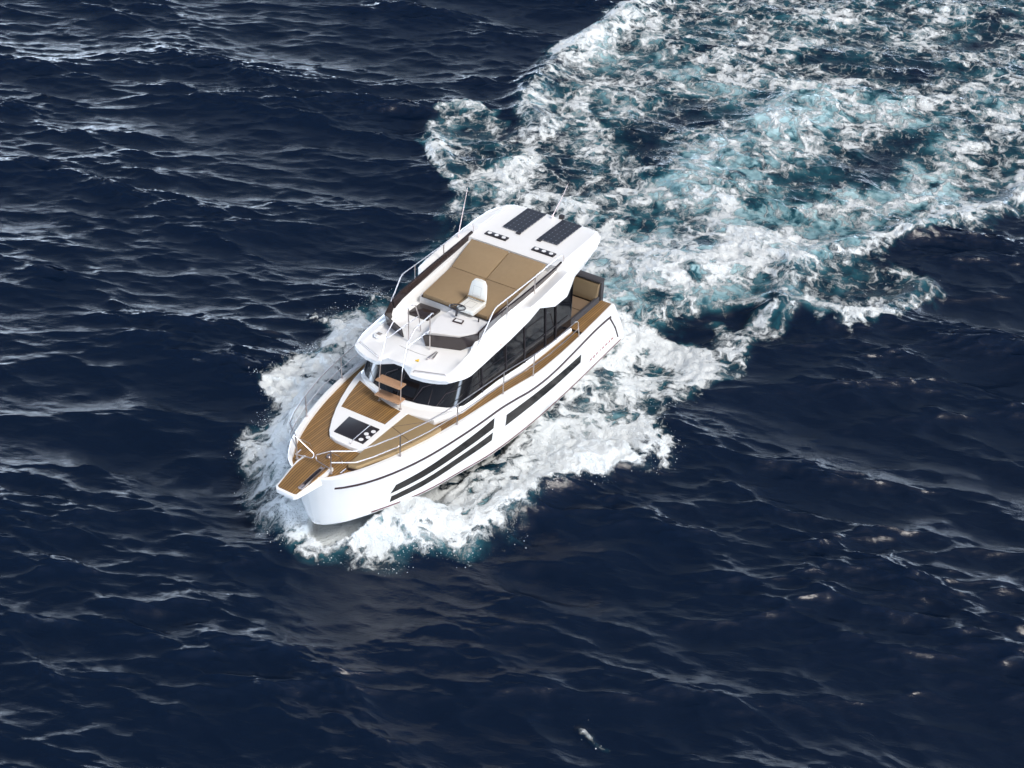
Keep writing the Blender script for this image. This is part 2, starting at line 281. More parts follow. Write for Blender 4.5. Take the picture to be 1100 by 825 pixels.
def axis_coords(lo, hi, step, far):
    a = list(np.arange(lo, hi+step*.5, step)); s = step; x = a[-1]; r = []
    while x < far: s *= 1.09; x += s; r.append(x)
    s = step; x = a[0]; l = []
    while x > -far: s *= 1.09; x -= s; l.append(x)
    return np.array(l[::-1]+a+r)
FWD = np.array([-.8513, -.5248]); RGT = np.array([-.5248, .8513]); SC = np.array([3.43, .32])
SPRAY_SEEDS = []
def make_sea():
    ua = axis_coords(-25, 23.5, .05, 2500); va = axis_coords(-14.5, 29, .05, 2500)
    U, V = np.meshgrid(ua, va, indexing='ij'); U = U.astype(np.float64); V = V.astype(np.float64)
    X = SC[0]+U*RGT[0]+V*FWD[0]; Y = SC[1]+U*RGT[1]+V*FWD[1]
    L = 51.2; N = 1024
    z1, dx1, dy1 = fft_sea(N, L, WIND[0], WIND[1], 11, WIND[2], spread=7, cut=.05)
    z2, dx2, dy2 = fft_sea(N, 25.6, 1.7, WIND[1]+.22, 23, .150, spread=12, cut=.012)
    print('slope rms', np.std(np.diff(z1, axis=0))/(L/N), np.std(np.diff(z2, axis=0))/(25.6/N))
    rad = np.hypot(U, V); fade = (1-sst(45, 160, rad)).astype(np.float32)
    Z = bil(z1, X, Y, L); DX = bil(dx1, X, Y, L); DY = bil(dy1, X, Y, L)
    m2 = np.clip(.75+.75*Z/.16, .4, 1.5).astype(np.float32)
    Z += m2*bil(z2, X, Y, 25.6); DX += .8*bil(dx2, X, Y, 25.6); DY += .8*bil(dy2, X, Y, 25.6)
    z3, dx3, dy3 = fft_sea(512, 12.8, .85, WIND[1]-.1, 31, .021, spread=16, cut=.010)
    m3 = np.clip(.35+Z/.18, .15, 1.6).astype(np.float32)
    Z += m3*bil(z3, X, Y, 12.8)
    core = (U > -26) & (U < 24.5) & (V > -15.5) & (V < 30)
    n1 = noise_field(512, L, 1.3, .12, 1.5, 3); n2 = noise_field(512, L, 1.3, .12, 1.5, 4)
    n3 = noise_field(1024, L, 1.2, .5, 6, 5); n4 = noise_field(1024, L, .9, 1.0, 8, 6)
    cx = X[core]; cy = Y[core]
    wx = cx+.22*bil(n1, cx, cy, L)+.05*bil(n3, cx, cy, L); wy = cy+.22*bil(n2, cx, cy, L)+.05*bil(n4, cx, cy, L)
    dens = np.zeros(cx.shape, np.float32); aer = np.zeros_like(dens); hgt = np.zeros_like(dens)
    for v, soft, pts in FOAM_AREAS:
        d = chain_dist(wx, wy, pts+pts[:1]); ins = inside(wx, wy, pts); sd_ = np.where(ins, d, -d)
        dens = np.maximum(dens, (v+.16*np.exp(-((sd_-.35)/.45)**2))*sst(-soft*.55, soft*.55, sd_))
    for v, r, pts in FOAM_GAPS:
        dens *= 1-v*(1-sst(r*.3, r*1.8, chain_dist(wx, wy, pts)))
    for v, r, pts in FOAM_STREAKS:
        dens = np.maximum(dens, v*(1-sst(r*.35, r*1.5, chain_dist(wx, wy, pts))))
    for v, r, pts in AERATED:
        aer = np.maximum(aer, v*(1-sst(r*.2, r*2.0, chain_dist(wx, wy, pts))))
    for v, r, pts in SWELLS:
        d = chain_dist(cx, cy, pts); hgt += v*np.exp(-(d/r)**2)
    brk = bil(n2, cx, cy, L)*.5+bil(n3, cx, cy, L)*.5
    dens = np.clip(dens*(1+.26*brk), 0, 1)
    aer = np.clip(np.maximum(aer, dens*(.12+.40*(1-sst(-1.5, 4.5, cx))))*np.clip(dens*2.4-.25, 0, 1)*(1+.25*bil(n1, cx, cy, L)), 0, 1)
    calm = 1-.45*np.clip(dens*1.5, 0, 1)
    b3 = np.abs(bil(n3, cx, cy, L)); b4 = np.abs(bil(n4, cx, cy, L))
    hgt += dens*(.05*(1-b3)+.02*(1-b4)+.06*bil(n1, cx, cy, L))
    Zc = Z[core]*calm+hgt
    Z *= fade; Z[core] = Zc
    PX = X+DX*fade*CHOP; PY = Y+DY*fade*CHOP
    D = np.zeros(X.shape, np.float32); A = np.zeros_like(D); D[core] = dens; A[core] = aer
    g = np.random.default_rng(9); cl = .5+.5*np.sin(3.1*cx+1.7*cy)*np.sin(1.3*cx-4.1*cy)
    px, py, pz = PX[core], PY[core], Z[core]
    for lo, hi, nn, hm, sel in ((.12, .42, 1600, .07, (cx > 1.5) & (cx < 14) & (cl > .35)), (.5, .9, 900, .10, (cx > 4) & (cx < 14)), (.10, .4, 700, .04, (cx <= 1.5) & (cl > .6))):
        c = np.flatnonzero((dens > lo) & (dens < hi) & sel)
        for q_ in g.choice(c, nn): SPRAY_SEEDS.append((float(px[q_]), float(py[q_]), float(pz[q_]), hm))
    # keep the sea out of the hull: push it down under the boat
    for Ua, (hx, hy) in ((0, (0, 0)),):
        inb = (X > .1) & (X < 11.1); yb = np.interp(X, [p[0] for p in YC], [p[1] for p in YC])
        m = inb & (np.abs(Y) < yb-.12); Z[m] = np.minimum(Z[m], -.05-.25)
    nu, nv = X.shape
    co = np.stack([PX, PY, Z], -1).reshape(-1, 3).astype(np.float32)
    idx = np.arange(nu*nv, dtype=np.int32).reshape(nu, nv)
    q = np.stack([idx[:-1, :-1], idx[:-1, 1:], idx[1:, 1:], idx[1:, :-1]], -1).reshape(-1, 4)
    # normals up
    a, b, c = co[q[0, 0]], co[q[0, 1]], co[q[0, 2]]
    if np.cross(b-a, c-b)[2] < 0: q = q[:, ::-1].copy()
    me = bpy.data.meshes.new('sea'); me.vertices.add(len(co)); me.vertices.foreach_set('co', co.ravel())
    me.loops.add(q.size); me.loops.foreach_set('vertex_index', q.ravel())
    me.polygons.add(len(q)); me.polygons.foreach_set('loop_start', np.arange(0, q.size, 4, dtype=np.int32)); me.polygons.foreach_set('loop_total', np.full(len(q), 4, np.int32))
    me.update(calc_edges=True)
    me.polygons.foreach_set('use_smooth', np.ones(len(q), bool))
    for nm, arr in (('foam', D), ('aeration', A)):
        at = me.attributes.new(nm, 'FLOAT', 'POINT'); at.data.foreach_set('value', arr.ravel().astype(np.float32))
    o = bpy.data.objects.new('sea', me); COL.objects.link(o); o['kind'] = 'structure'; o['label'] = 'dark navy open sea with wind ripples and a white foaming wake'
    me.materials.append(sea_material()); return o

def sea_material():
    m = bpy.data.materials.new('sea_water'); m.use_nodes = True; t = m.node_tree; b = t.nodes['Principled BSDF']; N_ = t.nodes; K = t.links
    def node(ty, **kw):
        n = N_.new(ty)
        for k, v in kw.items(): setattr(n, k, v)
        return n
    def mth(op, a, b_=None, c=None):
        n = node('ShaderNodeMath', operation=op)
        for i, x in enumerate((a, b_, c)):
            if x is None: continue
            if isinstance(x, (int, float)): n.inputs[i].default_value = x
            else: K.new(x, n.inputs[i])
        return n.outputs[0]
    def mapr(x, a, b_, c, d, smooth=False):
        n = node('ShaderNodeMapRange'); n.interpolation_type = 'SMOOTHSTEP' if smooth else 'LINEAR'
        for i, q in enumerate((x, a, b_, c, d)):
            if isinstance(q, (int, float)): n.inputs[i].default_value = q
            else: K.new(q, n.inputs[i])
        return n.outputs[0]
    geo = node('ShaderNodeTexCoord').outputs['Object']
    fo = node('ShaderNodeAttribute', attribute_name='foam').outputs['Fac']; ae = node('ShaderNodeAttribute', attribute_name='aeration').outputs['Fac']
    def noise(vec, scale, detail=4, rough=.55, dist=0., out='Fac', loc=(0, 0, 0), scl=(1, 1, 1), rot=0):
        if rot:
            m0 = node('ShaderNodeMapping'); m0.inputs['Rotation'].default_value = (0, 0, rot); K.new(vec, m0.inputs[0]); vec = m0.outputs[0]
        mp = node('ShaderNodeMapping'); mp.inputs['Location'].default_value = loc; mp.inputs['Scale'].default_value = scl; K.new(vec, mp.inputs[0])
        n = node('ShaderNodeTexNoise'); n.inputs['Scale'].default_value = scale; n.inputs['Detail'].default_value = detail
        n.inputs['Roughness'].default_value = rough; n.inputs['Distortion'].default_value = dist; K.new(mp.outputs[0], n.inputs['Vector']); return n.outputs[out]
    # flow-warped coordinates
    c1 = noise(geo, .8, 3, .55, 0, 'Color'); s1 = node('ShaderNodeVectorMath', operation='SUBTRACT'); K.new(c1, s1.inputs[0]); s1.inputs[1].default_value = (.5, .5, .5)
    v1 = node('ShaderNodeVectorMath', operation='SCALE'); K.new(s1.outputs[0], v1.inputs[0]); v1.inputs['Scale'].default_value = 1.6
    a1 = node('ShaderNodeVectorMath', operation='ADD'); K.new(geo, a1.inputs[0]); K.new(v1.outputs[0], a1.inputs[1])
    c2 = noise(geo, 3.5, 3, .55, 0, 'Color', (5, 3, 1)); s2 = node('ShaderNodeVectorMath', operation='SUBTRACT'); K.new(c2, s2.inputs[0]); s2.inputs[1].default_value = (.5, .5, .5)
    v2 = node('ShaderNodeVectorMath', operation='SCALE'); K.new(s2.outputs[0], v2.inputs[0]); v2.inputs['Scale'].default_value = .35
    a2 = node('ShaderNodeVectorMath', operation='ADD'); K.new(a1.outputs[0], a2.inputs[0]); K.new(v2.outputs[0], a2.inputs[1])
    P = a2.outputs[0]
    def ridge(x, k): return mth('SUBTRACT', 1., mth('MULTIPLY', mth('ABSOLUTE', mth('SUBTRACT', x, .5)), k))
    def cells(vec, scale, k, rnd=1.):
        v = node('ShaderNodeTexVoronoi', feature='DISTANCE_TO_EDGE', voronoi_dimensions='2D'); v.inputs['Scale'].default_value = scale; v.inputs['Randomness'].default_value = rnd
        K.new(vec, v.inputs['Vector']); return mth('SUBTRACT', 1., mth('MINIMUM', mth('MULTIPLY', v.outputs['Distance'], k), 1.))
    l1 = cells(P, 1.15, 4.2); l2 = cells(P, 2.7, 3.6)
    r2 = ridge(noise(P, 2.2, 3, .55, 0, 'Fac', (9, 2, 4)), 6.); r3 = ridge(noise(P, 7., 3, .6, 0, 'Fac', (1, 7, 2)), 5.)
    big = noise(P, .45, 3, .6, 0, 'Fac', (3, 3, 9)); mid = noise(P, 1.7, 5, .62, 0, 'Fac', (8, 3, 2))
    fine = noise(geo, 24., 4, .7)
    pat = mth('ADD', mth('ADD', mth('MULTIPLY', l1, .20), mth('MULTIPLY', l2, .17)), mth('ADD', mth('MULTIPLY', r2, .17), mth('MULTIPLY', r3, .14)))
    pat = mth('ADD', pat, mth('MULTIPLY', fine, .30))
    pat = mth('ADD', pat, mth('ADD', mth('MULTIPLY', mth('SUBTRACT', big, .5), .55), mth('MULTIPLY', mth('SUBTRACT', mid, .5), .75)))
    thr = mapr(fo, 0., 1., .98, .0)
    low = mth('SUBTRACT', thr, .13); high = mth('ADD', thr, .20)
    foam = mapr(pat, low, high, 0., 1., True)
    foam = mth('MULTIPLY', foam, mapr(fo, .02, .12, 0., 1., True))
    # colours
    mcol = node('ShaderNodeMix', data_type='RGBA'); mcol.inputs['A'].default_value = (.022, .12, .15, 1); mcol.inputs['B'].default_value = (.34, .50, .53, 1)
    wcol = node('ShaderNodeMix', data_type='RGBA'); wcol.inputs['A'].default_value = (.0014, .0064, .0195, 1); wcol.inputs['B'].default_value = (.10, .25, .29, 1)
    aer = mth('MULTIPLY', ae, mapr(noise(P, 1.3, 5, .6, 0, 'Fac', (4, 4, 1)), .28, .62, .05, 1.3, True)); aer = mth('MINIMUM', aer, 1.)
    K.new(mapr(aer, .0, .45, 0., 1.), wcol.inputs['Factor']); K.new(mapr(aer, .22, .80, 0., 1.), mcol.inputs['Factor']); K.new(mcol.outputs['Result'], wcol.inputs['B'])
    fcol = node('ShaderNodeMix', data_type='RGBA'); fcol.inputs['B'].default_value = (.64, .68, .69, 1); K.new(wcol.outputs['Result'], fcol.inputs['A'])
    # thin foam is translucent, thick foam solid
    K.new(foam, fcol.inputs['Factor']); K.new(fcol.outputs['Result'], b.inputs['Base Color'])
    K.new(mapr(foam, 0, 1, WROUGH, .75), b.inputs['Roughness']); b.inputs['IOR'].default_value = 1.333
    # ripples and foam relief
    rip = noise(geo, 1.6, 7, .66, .2, 'Fac', (0, 0, 0), (3.6, 1.0, 1), -WIND[1])
    rip2 = noise(geo, 5, 4, .6, .2, 'Fac', (2, 0, 0), (2.6, 1.0, 1), -WIND[1]-.3)
    hgt = mth('ADD', mth('MULTIPLY', rip, .022), mth('MULTIPLY', rip2, .008))
    hgt = mth('ADD', mth('MULTIPLY', hgt, mapr(foam, 0, 1, 1, .3)), mth('MULTIPLY', foam, mth('ADD', .02, mth('ADD', mth('MULTIPLY', mth('ADD', fine, r3), .016), mth('MULTIPLY', mid, .07)))))
    bp = node('ShaderNodeBump'); bp.inputs['Strength'].default_value = 1.; bp.inputs['Distance'].default_value = 1.; K.new(hgt, bp.inputs['Height']); K.new(bp.outputs[0], b.inputs['Normal'])
    return m
WIND = (3.4, math.atan2(-.5248, -.8513)+R(-18), .41); CHOP = 1.25; WROUGH = .05
sea = make_sea()

# spray thrown up along the outer edge of the bow wave
def make_spray():
    rng = random.Random(5); V = []; F = []
    tet = [(1, 0, -.7), (-.5, .87, -.7), (-.5, -.87, -.7), (0, 0, 1)]
    for x, y, z, hmax in SPRAY_SEEDS:
        x += rng.gauss(0, .09); y += rng.gauss(0, .09); z += .02+abs(rng.gauss(0, hmax)); r = .002+.009*rng.random()**4
        k = len(V); an = rng.random()*6.28; ca, sa = math.cos(an)*r, math.sin(an)*r; st = 1+rng.random()
        V += [(x+(px*ca-py*sa)*st, y+(px*sa+py*ca)*st, z+pz*r) for px, py, pz in tet]; F += [(k, k+1, k+2), (k, k+3, k+1), (k+1, k+3, k+2), (k+2, k+3, k)]
    me = bpy.data.meshes.new('bow_spray'); me.from_pydata(V, [], F); me.update()
    me.materials.append(material('spray_drops', (.85, .87, .88), .5)); o = bpy.data.objects.new('bow_spray', me); COL.objects.link(o)
    o['kind'] = 'stuff'; o['label'] = 'fine white spray flying off the outer edge of the bow wave'; return o
make_spray()

# ------------------------------------------------------------------ motor yacht
yacht = bpy.data.objects.new('motor_yacht', None); COL.objects.link(yacht)
yacht['label'] = 'white flybridge motor yacht with teak decks running through the sea ahead of its foaming wake'
yacht['category'] = 'motor yacht'
yacht.location = (0, 0, -.02); yacht.rotation_euler = (0, R(-2.0), 0)

# hull shell
US = [i/46*.9 for i in range(46)]+[.9+.1*math.sin(i/26*math.pi/2) for i in range(27)]
def hull_ring(U):
    pt = []
    NS = 12
    xc, yc, zc = hp(U, 0); keel = -.62 if xc < 7.5 else -.62+(zc-.06+.62)*((xc-7.5)/3.8)**2.2
    low = [(xc, 0., keel), (xc, yc*.5, (keel+zc)*.5-.02), (xc, max(yc-.07, 0), zc-.07), (xc, max(yc-.05, 0), zc-.015)]
    side = [hp(U, i/NS) for i in range(NS+1)]
    x, y, z = side[-1]; t = min(1, y/.2)
    rw = rimw(x)
    inner = [(x-.01*(1-t), max(y-.03*t, 0), z+.018), (x-.12*(1-t), max(y-(rw-.015)*t, 0), z+.015), (x-.14*(1-t), max(y-rw*t, 0), z-.075)]
    return low+side+inner
rings = [hull_ring(U) for U in US]
mb = MB()
for sgn in (1, -1): mb.grid([[(x, y*sgn, z) for x, y, z in r] for r in rings])
r0 = rings[0]
mb.add([(x, y, z) for x, y, z in r0]+[(x, -y, z) for x, y, z in reversed(r0[1:])], [tuple(range(len(r0)*2-1))])
hull = mb.build('hull', 'gel', yacht, angle=30)
hull.data.materials.append(M['keel'])
for p in hull.data.polygons:
    if p.center.z < interp(ZC, p.center.x)-.03 and p.center.x < 9.5 and abs(p.normal.x) < .9: p.material_index = 1
# rub rail: dark band following the sheer on both sides and turning down at the transom
ZR = smooth([(.85, 1.21), (1.5, 1.25), (2.2, 1.26), (3.2, 1.24), (4.3, 1.21), (5.15, 1.26), (5.8, 1.36), (6.4, 1.43), (7.0, 1.44), (7.8, 1.45), (9.7, 1.46), (10.5, 1.50), (11.2, 1.56), (11.5, 1.60)])
def hull_strip(pts, z0, z1, off, thick_rows=3):
    rows = []
    for x, sg in pts:
        row = []
        for k in range(thick_rows+1):
            z = z0(x)+(z1(x)-z0(x))*k/thick_rows; row.append((x, sg*(H(x, z)+off), z))
        rows.append(row)
    return rows
def closed_strip(mb, xs, z0, z1, off, sg):
    a = hull_strip([(x, sg) for x in xs], z0, z1, off); b_ = hull_strip([(x, sg) for x in xs], z0, z1, -.01)
    loop = [ra+rb[::-1] for ra, rb in zip(a, b_)]
    mb.grid(loop, close=True); o = len(mb.v)-len(loop)*len(loop[0]); n = len(loop[0])
    mb.f.append(tuple(range(o, o+n))); mb.f.append(tuple(range(o+(len(loop)-1)*n, o+len(loop)*n)))
for sg in (1, -1):
    mb = MB(); xs = [.92+i*.12 for i in range(80)]+[10.5+i*.06 for i in range(15)]
    xs = [x for x in xs if x < 11.30]
    closed_strip(mb, xs, lambda x: interp(ZR, x)-.028, lambda x: interp(ZR, x)+.028, .018, sg)
    # aft downturn
    mb.tube([(.95, sg*(H(.95, 1.16)+.004), 1.16), (.62, sg*(H(.62, .72)+.004), .72), (.36, sg*(H(.36, .30)+.004), .30)], .026, 6)
    mb.build('rub_rail', 'trim', hull)
    mb = MB(); closed_strip(mb, [.1+i*.2 for i in range(52)], lambda x: interp(ZC, x)+.035, lambda x: interp(ZC, x)+.075, .008, sg); mb.build('boot_stripe', 'boot', hull)
# hull windows
def wl(a, b_):
    return lambda x: a[1]+(b_[1]-a[1])*(x-a[0])/(b_[0]-a[0])
def band(sg, xa, xb, top, bot, slant=.0):
    mb = MB(); n = 26; rows = []
    for k in range(n+1):
        t = k/n; r = []
        for j in range(4):
            q = j/3; x = xa+(xb-xa)*t+slant*(1-q)*t; zt, zb = top(x), bot(x); z = zb+(zt-zb)*q
            r.append((x, sg*(H(x, z)+.006), z))
        for j in (3, 0):
            q = j/3; x = xa+(xb-xa)*t+slant*(1-q)*t; z = bot(x)+(top(x)-bot(x))*q; r.append((x, sg*(H(x, z)-.02), z))
        rows.append(r)
    mb.grid(rows, close=True); m = len(rows[0]); o = len(mb.v)-len(rows)*m
    mb.f.append(tuple(range(o, o+m))); mb.f.append(tuple(range(o+n*m, o+n*m+m)))
    mb.build('hull_window', 'hullglass', hull)
for sg in (1, -1):
    band(sg, 6.66, 9.83, wl((6.7, 1.276), (9.856, 1.02)), wl((6.66, .974), (9.84, .80)), .1)
    band(sg, 6.66, 9.88, wl((6.7, .845), (9.85, .68)), wl((6.66, .60), (9.6, .50)), .0)
    band(sg, 2.60, 6.15, wl((6.2, 1.09), (2.6, .95)), wl((6.13, .75), (2.6, .70)))
# lettering on both quarters
def letters(txt, x0, x1, z, sg):
    n = len(txt)
    for i, ch in enumerate(txt):
        x = x0+(x1-x0)*i/(n-1)
        cu = bpy.data.curves.new('hull_letter', 'FONT'); cu.body = ch; cu.size = .13; cu.extrude = .004; cu.align_x = 'CENTER'
        o = bpy.data.objects.new('hull_letter', cu); COL.objects.link(o)
        dg = bpy.context.evaluated_depsgraph_get(); me = bpy.data.meshes.new_from_object(o.evaluated_get(dg))
        bpy.data.objects.remove(o); me.materials.clear(); me.materials.append(M['letter'])
        o = bpy.data.objects.new('hull_letter', me); COL.objects.link(o); o.parent = hull
        y = H(x, z+.06)+.006; o.location = (x, sg*y, z)
        o.rotation_euler = (R(90), 0, R(180) if sg > 0 else 0)
letters('NORTHMAN', 1.95, .72, .38, 1); letters('NORTHMAN', .72, 1.95, .38, -1)

# decks
mb = MB(); rows = []
xs = [2.42+i*.15 for i in range(58)]; xs = [x for x in xs if x < 10.9]+[10.95+i*.05 for i in range(10)]
for x in xs:
    yi = max(interp(YG, x)-rimw(x)+.005, .02); z = zdeck(x); rows.append([(x, yi*(k/8-1)*1., z+.02*(1-(k/8-1)**2)) for k in range(17)])
mb.grid(rows); mb.build('deck', 'teak', yacht)
for sg in (1, -1):                                   # side decks beside the cockpit
    mb = MB(); rows = []
    for i in range(14):
        x = .72+i*(2.42-.72)/13; yo = interp(YG, x)-.05
        rows.append([(x, sg*1.27, interp(ZG, x)-.06), (x, sg*1.27, interp(ZG, x)+.012), (x, sg*yo, interp(ZG, x)+.012), (x, sg*yo, interp(ZG, x)-.06)])
    mb.grid(rows); mb.add(rows[0], [(0, 1, 2, 3)]); mb.build('side_deck', 'teak', yacht)
mb = MB(); mb.box(.30, 2.5, -1.26, 1.26, .95, 1.02); mb.build('cockpit_floor', 'teak', yacht)
for sg in (1, -1): MB().box(.84, 2.46, sg*1.262, sg*1.345, .8, 1.64).build('cockpit_coaming', 'dark', yacht, bevel=.02)
bench = MB().box(.86, 2.1, -1.24, 1.24, 1.0, 1.36).build('cockpit_bench', 'gel', yacht, bevel=.02)
mb = MB(); mb.box(.98, 1.52, -1.22, 1.22, 1.36, 1.50); mb.build('seat_cushion', 'tan3', bench, bevel=.03)
mb = MB(); mb.box(1.545, 2.09, .55, 1.22, 1.36, 1.50); mb.build('seat_cushion', 'tan3', bench, bevel=.03)
for y0, y1 in ((-1.24, -.42), (-.40, .43), (.45, 1.30)):
    mb = MB(); mb.add([(1.02, y0, 1.54), (1.02, y1, 1.54), (.88, y1, 2.0), (.88, y0, 2.0), (.86, y0, 1.54), (.86, y1, 1.54), (.76, y1, 2.0), (.76, y0, 2.0)],
                      [(0, 1, 2, 3), (4, 7, 6, 5), (0, 4, 5, 1), (3, 2, 6, 7), (0, 3, 7, 4), (1, 5, 6, 2)])
    mb.build('back_cushion', 'tan4', bench, bevel=.03)
mb = MB(); mb.box(.62, .775, -1.3, 1.34, 1.25, 2.03); mb.box(.60, .86, -1.3, 1.34, 2.035, 2.09); mb.build('backrest_shell', 'dark', bench, bevel=.02)

# bow platform
def PT(x): return interp([(11.0, 1.915), (11.62, 1.912), (12.25, 1.80)], x)
plat = MB()
pl = [(11.05, .41), (11.3, .42), (12.17, .30), (12.24, .24), (12.24, -.24), (12.17, -.30), (11.3, -.42), (11.05, -.41)]
plat.prism(pl, lambda x, y: PT(x)-(.11 if x > 11.5 else .25), lambda x, y: PT(x))
plat = plat.build('bow_platform', 'gel', yacht, bevel=.02)
ins = [(11.03, .335), (11.3, .355), (11.5, .34), (12.16, .255), (12.18, .2), (12.18, -.2), (12.16, -.255), (11.5, -.34), (11.3, -.355), (11.03, -.335)]
MB().prism(ins, lambda x, y: PT(x)-.05, lambda x, y: PT(x)+.008).build('platform_teak', 'teak', plat)
mb = MB(); za, zb_ = PT(11.2)+.012, PT(12.02)+.012
mb.box(11.2, 12.02, .20, .21, za, za+.05, zb_, zb_+.05); mb.box(11.2, 12.02, .29, .30, za, za+.05, zb_, zb_+.05); mb.box(11.2, 12.02, .20, .30, za-.002, za+.006, zb_-.002, zb_+.006)
ar = mb.build('anchor_roller', 'steel', plat)
MB().box(11.3, 11.85, .228, .272, za+.008, za+.045, zb_+.02, zb_+.045).build('anchor_shank', 'black', ar)
MB().tube([(12.0, .19, zb_+.03), (12.0, .31, zb_+.03)], .02, 12).build('roller_wheel', 'steel', ar)

# raised foredeck
def coach(inset, zt, ya=.0):
    st = [(7.3, 1.40), (7.7, 1.40), (8.0, 1.35), (8.4, 1.24), (8.8, 1.11), (9.2, .95), (9.6, .76), (9.95, .56), (10.12, .42), (10.2, .2)]
    c = [(x, -(y-inset)) for x, y in st]+[(10.22, 0.2)]+[(10.2, .45)]+[(10.17, .54)]+[(8.44, .54), (8.3, 1.2), (7.7, 1.40), (7.3, 1.40)]
    return c
crf = MB().prism(coach(0, 0), lambda x, y: zdeck(x)-.02, lambda x, y: 1.92 if x > 7.9 else 1.93)
crf = crf.build('foredeck_moulding', 'gel', yacht, bevel=.035, bseg=3)
mb = MB(); tp = [(7.99, -1.17), (8.15, -.75), (8.34, -.3), (8.44, .08), (8.47, .36), (9.09, .37), (9.10, -.3), (9.10, -.87), (8.6, -1.02)]
mb.prism(tp, 1.90, 1.931); mb.build('foredeck_teak', 'teak', crf)
hp_ = [(9.33, -.47), (9.33, .40), (9.99, .42), (9.99, -.40)]
fh = MB().prism(hp_, 1.90, 1.945).build('deck_hatch', 'black', crf, bevel=.01)
for x, y in ((9.50, .35), (9.66, .27), (9.74, .38), (9.90, .30)):
    MB().disc((x, y, 1.946), .055, .006, 20).build('round_light', 'lamp', fh)
MB().tube([(9.38, .17, 1.95), (9.38, .17, 1.985), (10.15, .2, 1.985), (10.15, .2, 1.93)], .009, 6, soft=.02).build('grab_handle', 'steel', fh)
cu_ = [(8.46, .56), (8.47, 1.52), (8.9, 1.45), (9.4, 1.33), (9.9, 1.19), (10.4, .98), (10.76, .84), (10.82, .62), (10.28, .57)]
pad = MB().prism(cu_, lambda x, y: zdeck(x)+.02, lambda x, y: 1.945).build('bow_sunpad', 'tan2', yacht, bevel=.035, bseg=3)
mb = MB(); mb.tube([(9.1, .58, 1.947), (9.35, 1.31, 1.947)], .006, 5); mb.tube([(9.1, .58, 1.947), (8.5, 1.1, 1.947)], .004, 5); mb.build('cushion_seam', 'trim', pad)
MB().prism([(x+(.03 if x > 10 else 0), y*1.018+.005) for x, y in cu_], lambda x, y: zdeck(x)+.005, lambda x, y: zdeck(x)+.05).build('cushion_base', 'trim', pad)
for x, y in ((10.98, .62), (11.0, -.62)):
    mb = MB(); mb.tube([(x-.1, y, zdeck(x)+.05), (x+.1, y, zdeck(x)+.05)], .014, 8); mb.tube([(x-.04, y, zdeck(x)), (x-.04, y, zdeck(x)+.05)], .012, 8); mb.tube([(x+.04, y, zdeck(x)), (x+.04, y, zdeck(x)+.05)], .012, 8)
    mb.build('mooring_cleat', 'steel', yacht)
mb = MB(); mb.disc((10.75, 0.05, zdeck(10.75)+.02), .06, .05, 18); mb.disc((10.75, .05, zdeck(10.75)+.07), .035, .05, 14); mb.build('windlass', 'steel', yacht)

# deck house: white base, glass band
def house(y_in=0., n=9):
    front = [(8.12, .25), (8.10, .55), (8.0, .9), (7.88, 1.15), (7.68, 1.34), (7.45, 1.41)]
    side = [(7.0, 1.43), (6., 1.44), (5., 1.44), (4., 1.43), (3., 1.42), (2.46, 1.42)]
    fr2 = [(8.12, .25), (8.12, -.1), (8.05, -.45), (7.93, -.85), (7.80, -1.1), (7.63, -1.32), (7.42, -1.41)]
    return front[::-1][:-1][::1], side, fr2
def house_outline(dx=0., dy=0.):
    side = [(2.46, 1.42), (3, 1.42), (4, 1.43), (5, 1.44), (6, 1.44), (7.0, 1.43)]
    fr = [(7.42, 1.41), (7.60, 1.35), (7.78, 1.17), (7.92, .9), (8.04, .55), (8.10, .2), (8.10, -.2), (8.04, -.55), (7.92, -.9), (7.78, -1.17), (7.60, -1.35), (7.42, -1.41)]
    o = side+fr+[(x, -y) for x, y in side[::-1]]
    r = []
    for x, y in o:
        k = max(0, min(1, (x-6.5)/1.6)); r.append((x+dx*k, y+(dy if y > 0 else -dy)*(1 if abs(y) > 1.2 else abs(y)/1.2)))
    return r
def zg_bot(x): return interp([(2.4, 1.53), (3, 1.57), (4.4, 1.66), (5.0, 1.72), (5.66, 1.84), (6.5, 1.87), (7.3, 1.90), (7.6, 1.95), (8.2, 1.99)], x)
base = house_outline(.13, .035); top_ = house_outline(0, 0)
mb = MB(); rows = []
for a, b_ in zip(base, top_):
    rows.append([(a[0], a[1], zdeck(a[0])-.03), (a[0], a[1], zg_bot(b_[0])-.05), (a[0]-.02*(a[0] > 7), a[1]*.99, zg_bot(b_[0])-.02), (b_[0], b_[1]*.98, zg_bot(b_[0])-.005)])
mb.grid(rows); cab = mb.build('deck_house', 'gel', yacht, angle=50)
up = house_outline(-.62, -.07)
mb = MB(); mb.grid([[(b_[0]+.004, b_[1], zg_bot(b_[0])-.03), (b_[0]*.5+u[0]*.5, b_[1]*.5+u[1]*.5, (zg_bot(b_[0])+2.92)*.5), (u[0], u[1], 2.93)] for b_, u in zip(top_, up)])
mb.build('window_band', 'glass', cab, angle=40)
def gp(x_i, t, off=.008):
    """point on the side glass at station x, height fraction t"""
    b_ = Vector((x_i, 1.435, zg_bot(x_i))); u = Vector((x_i, 1.365, 2.93)); p = b_.lerp(u, t); p.y += off; return p
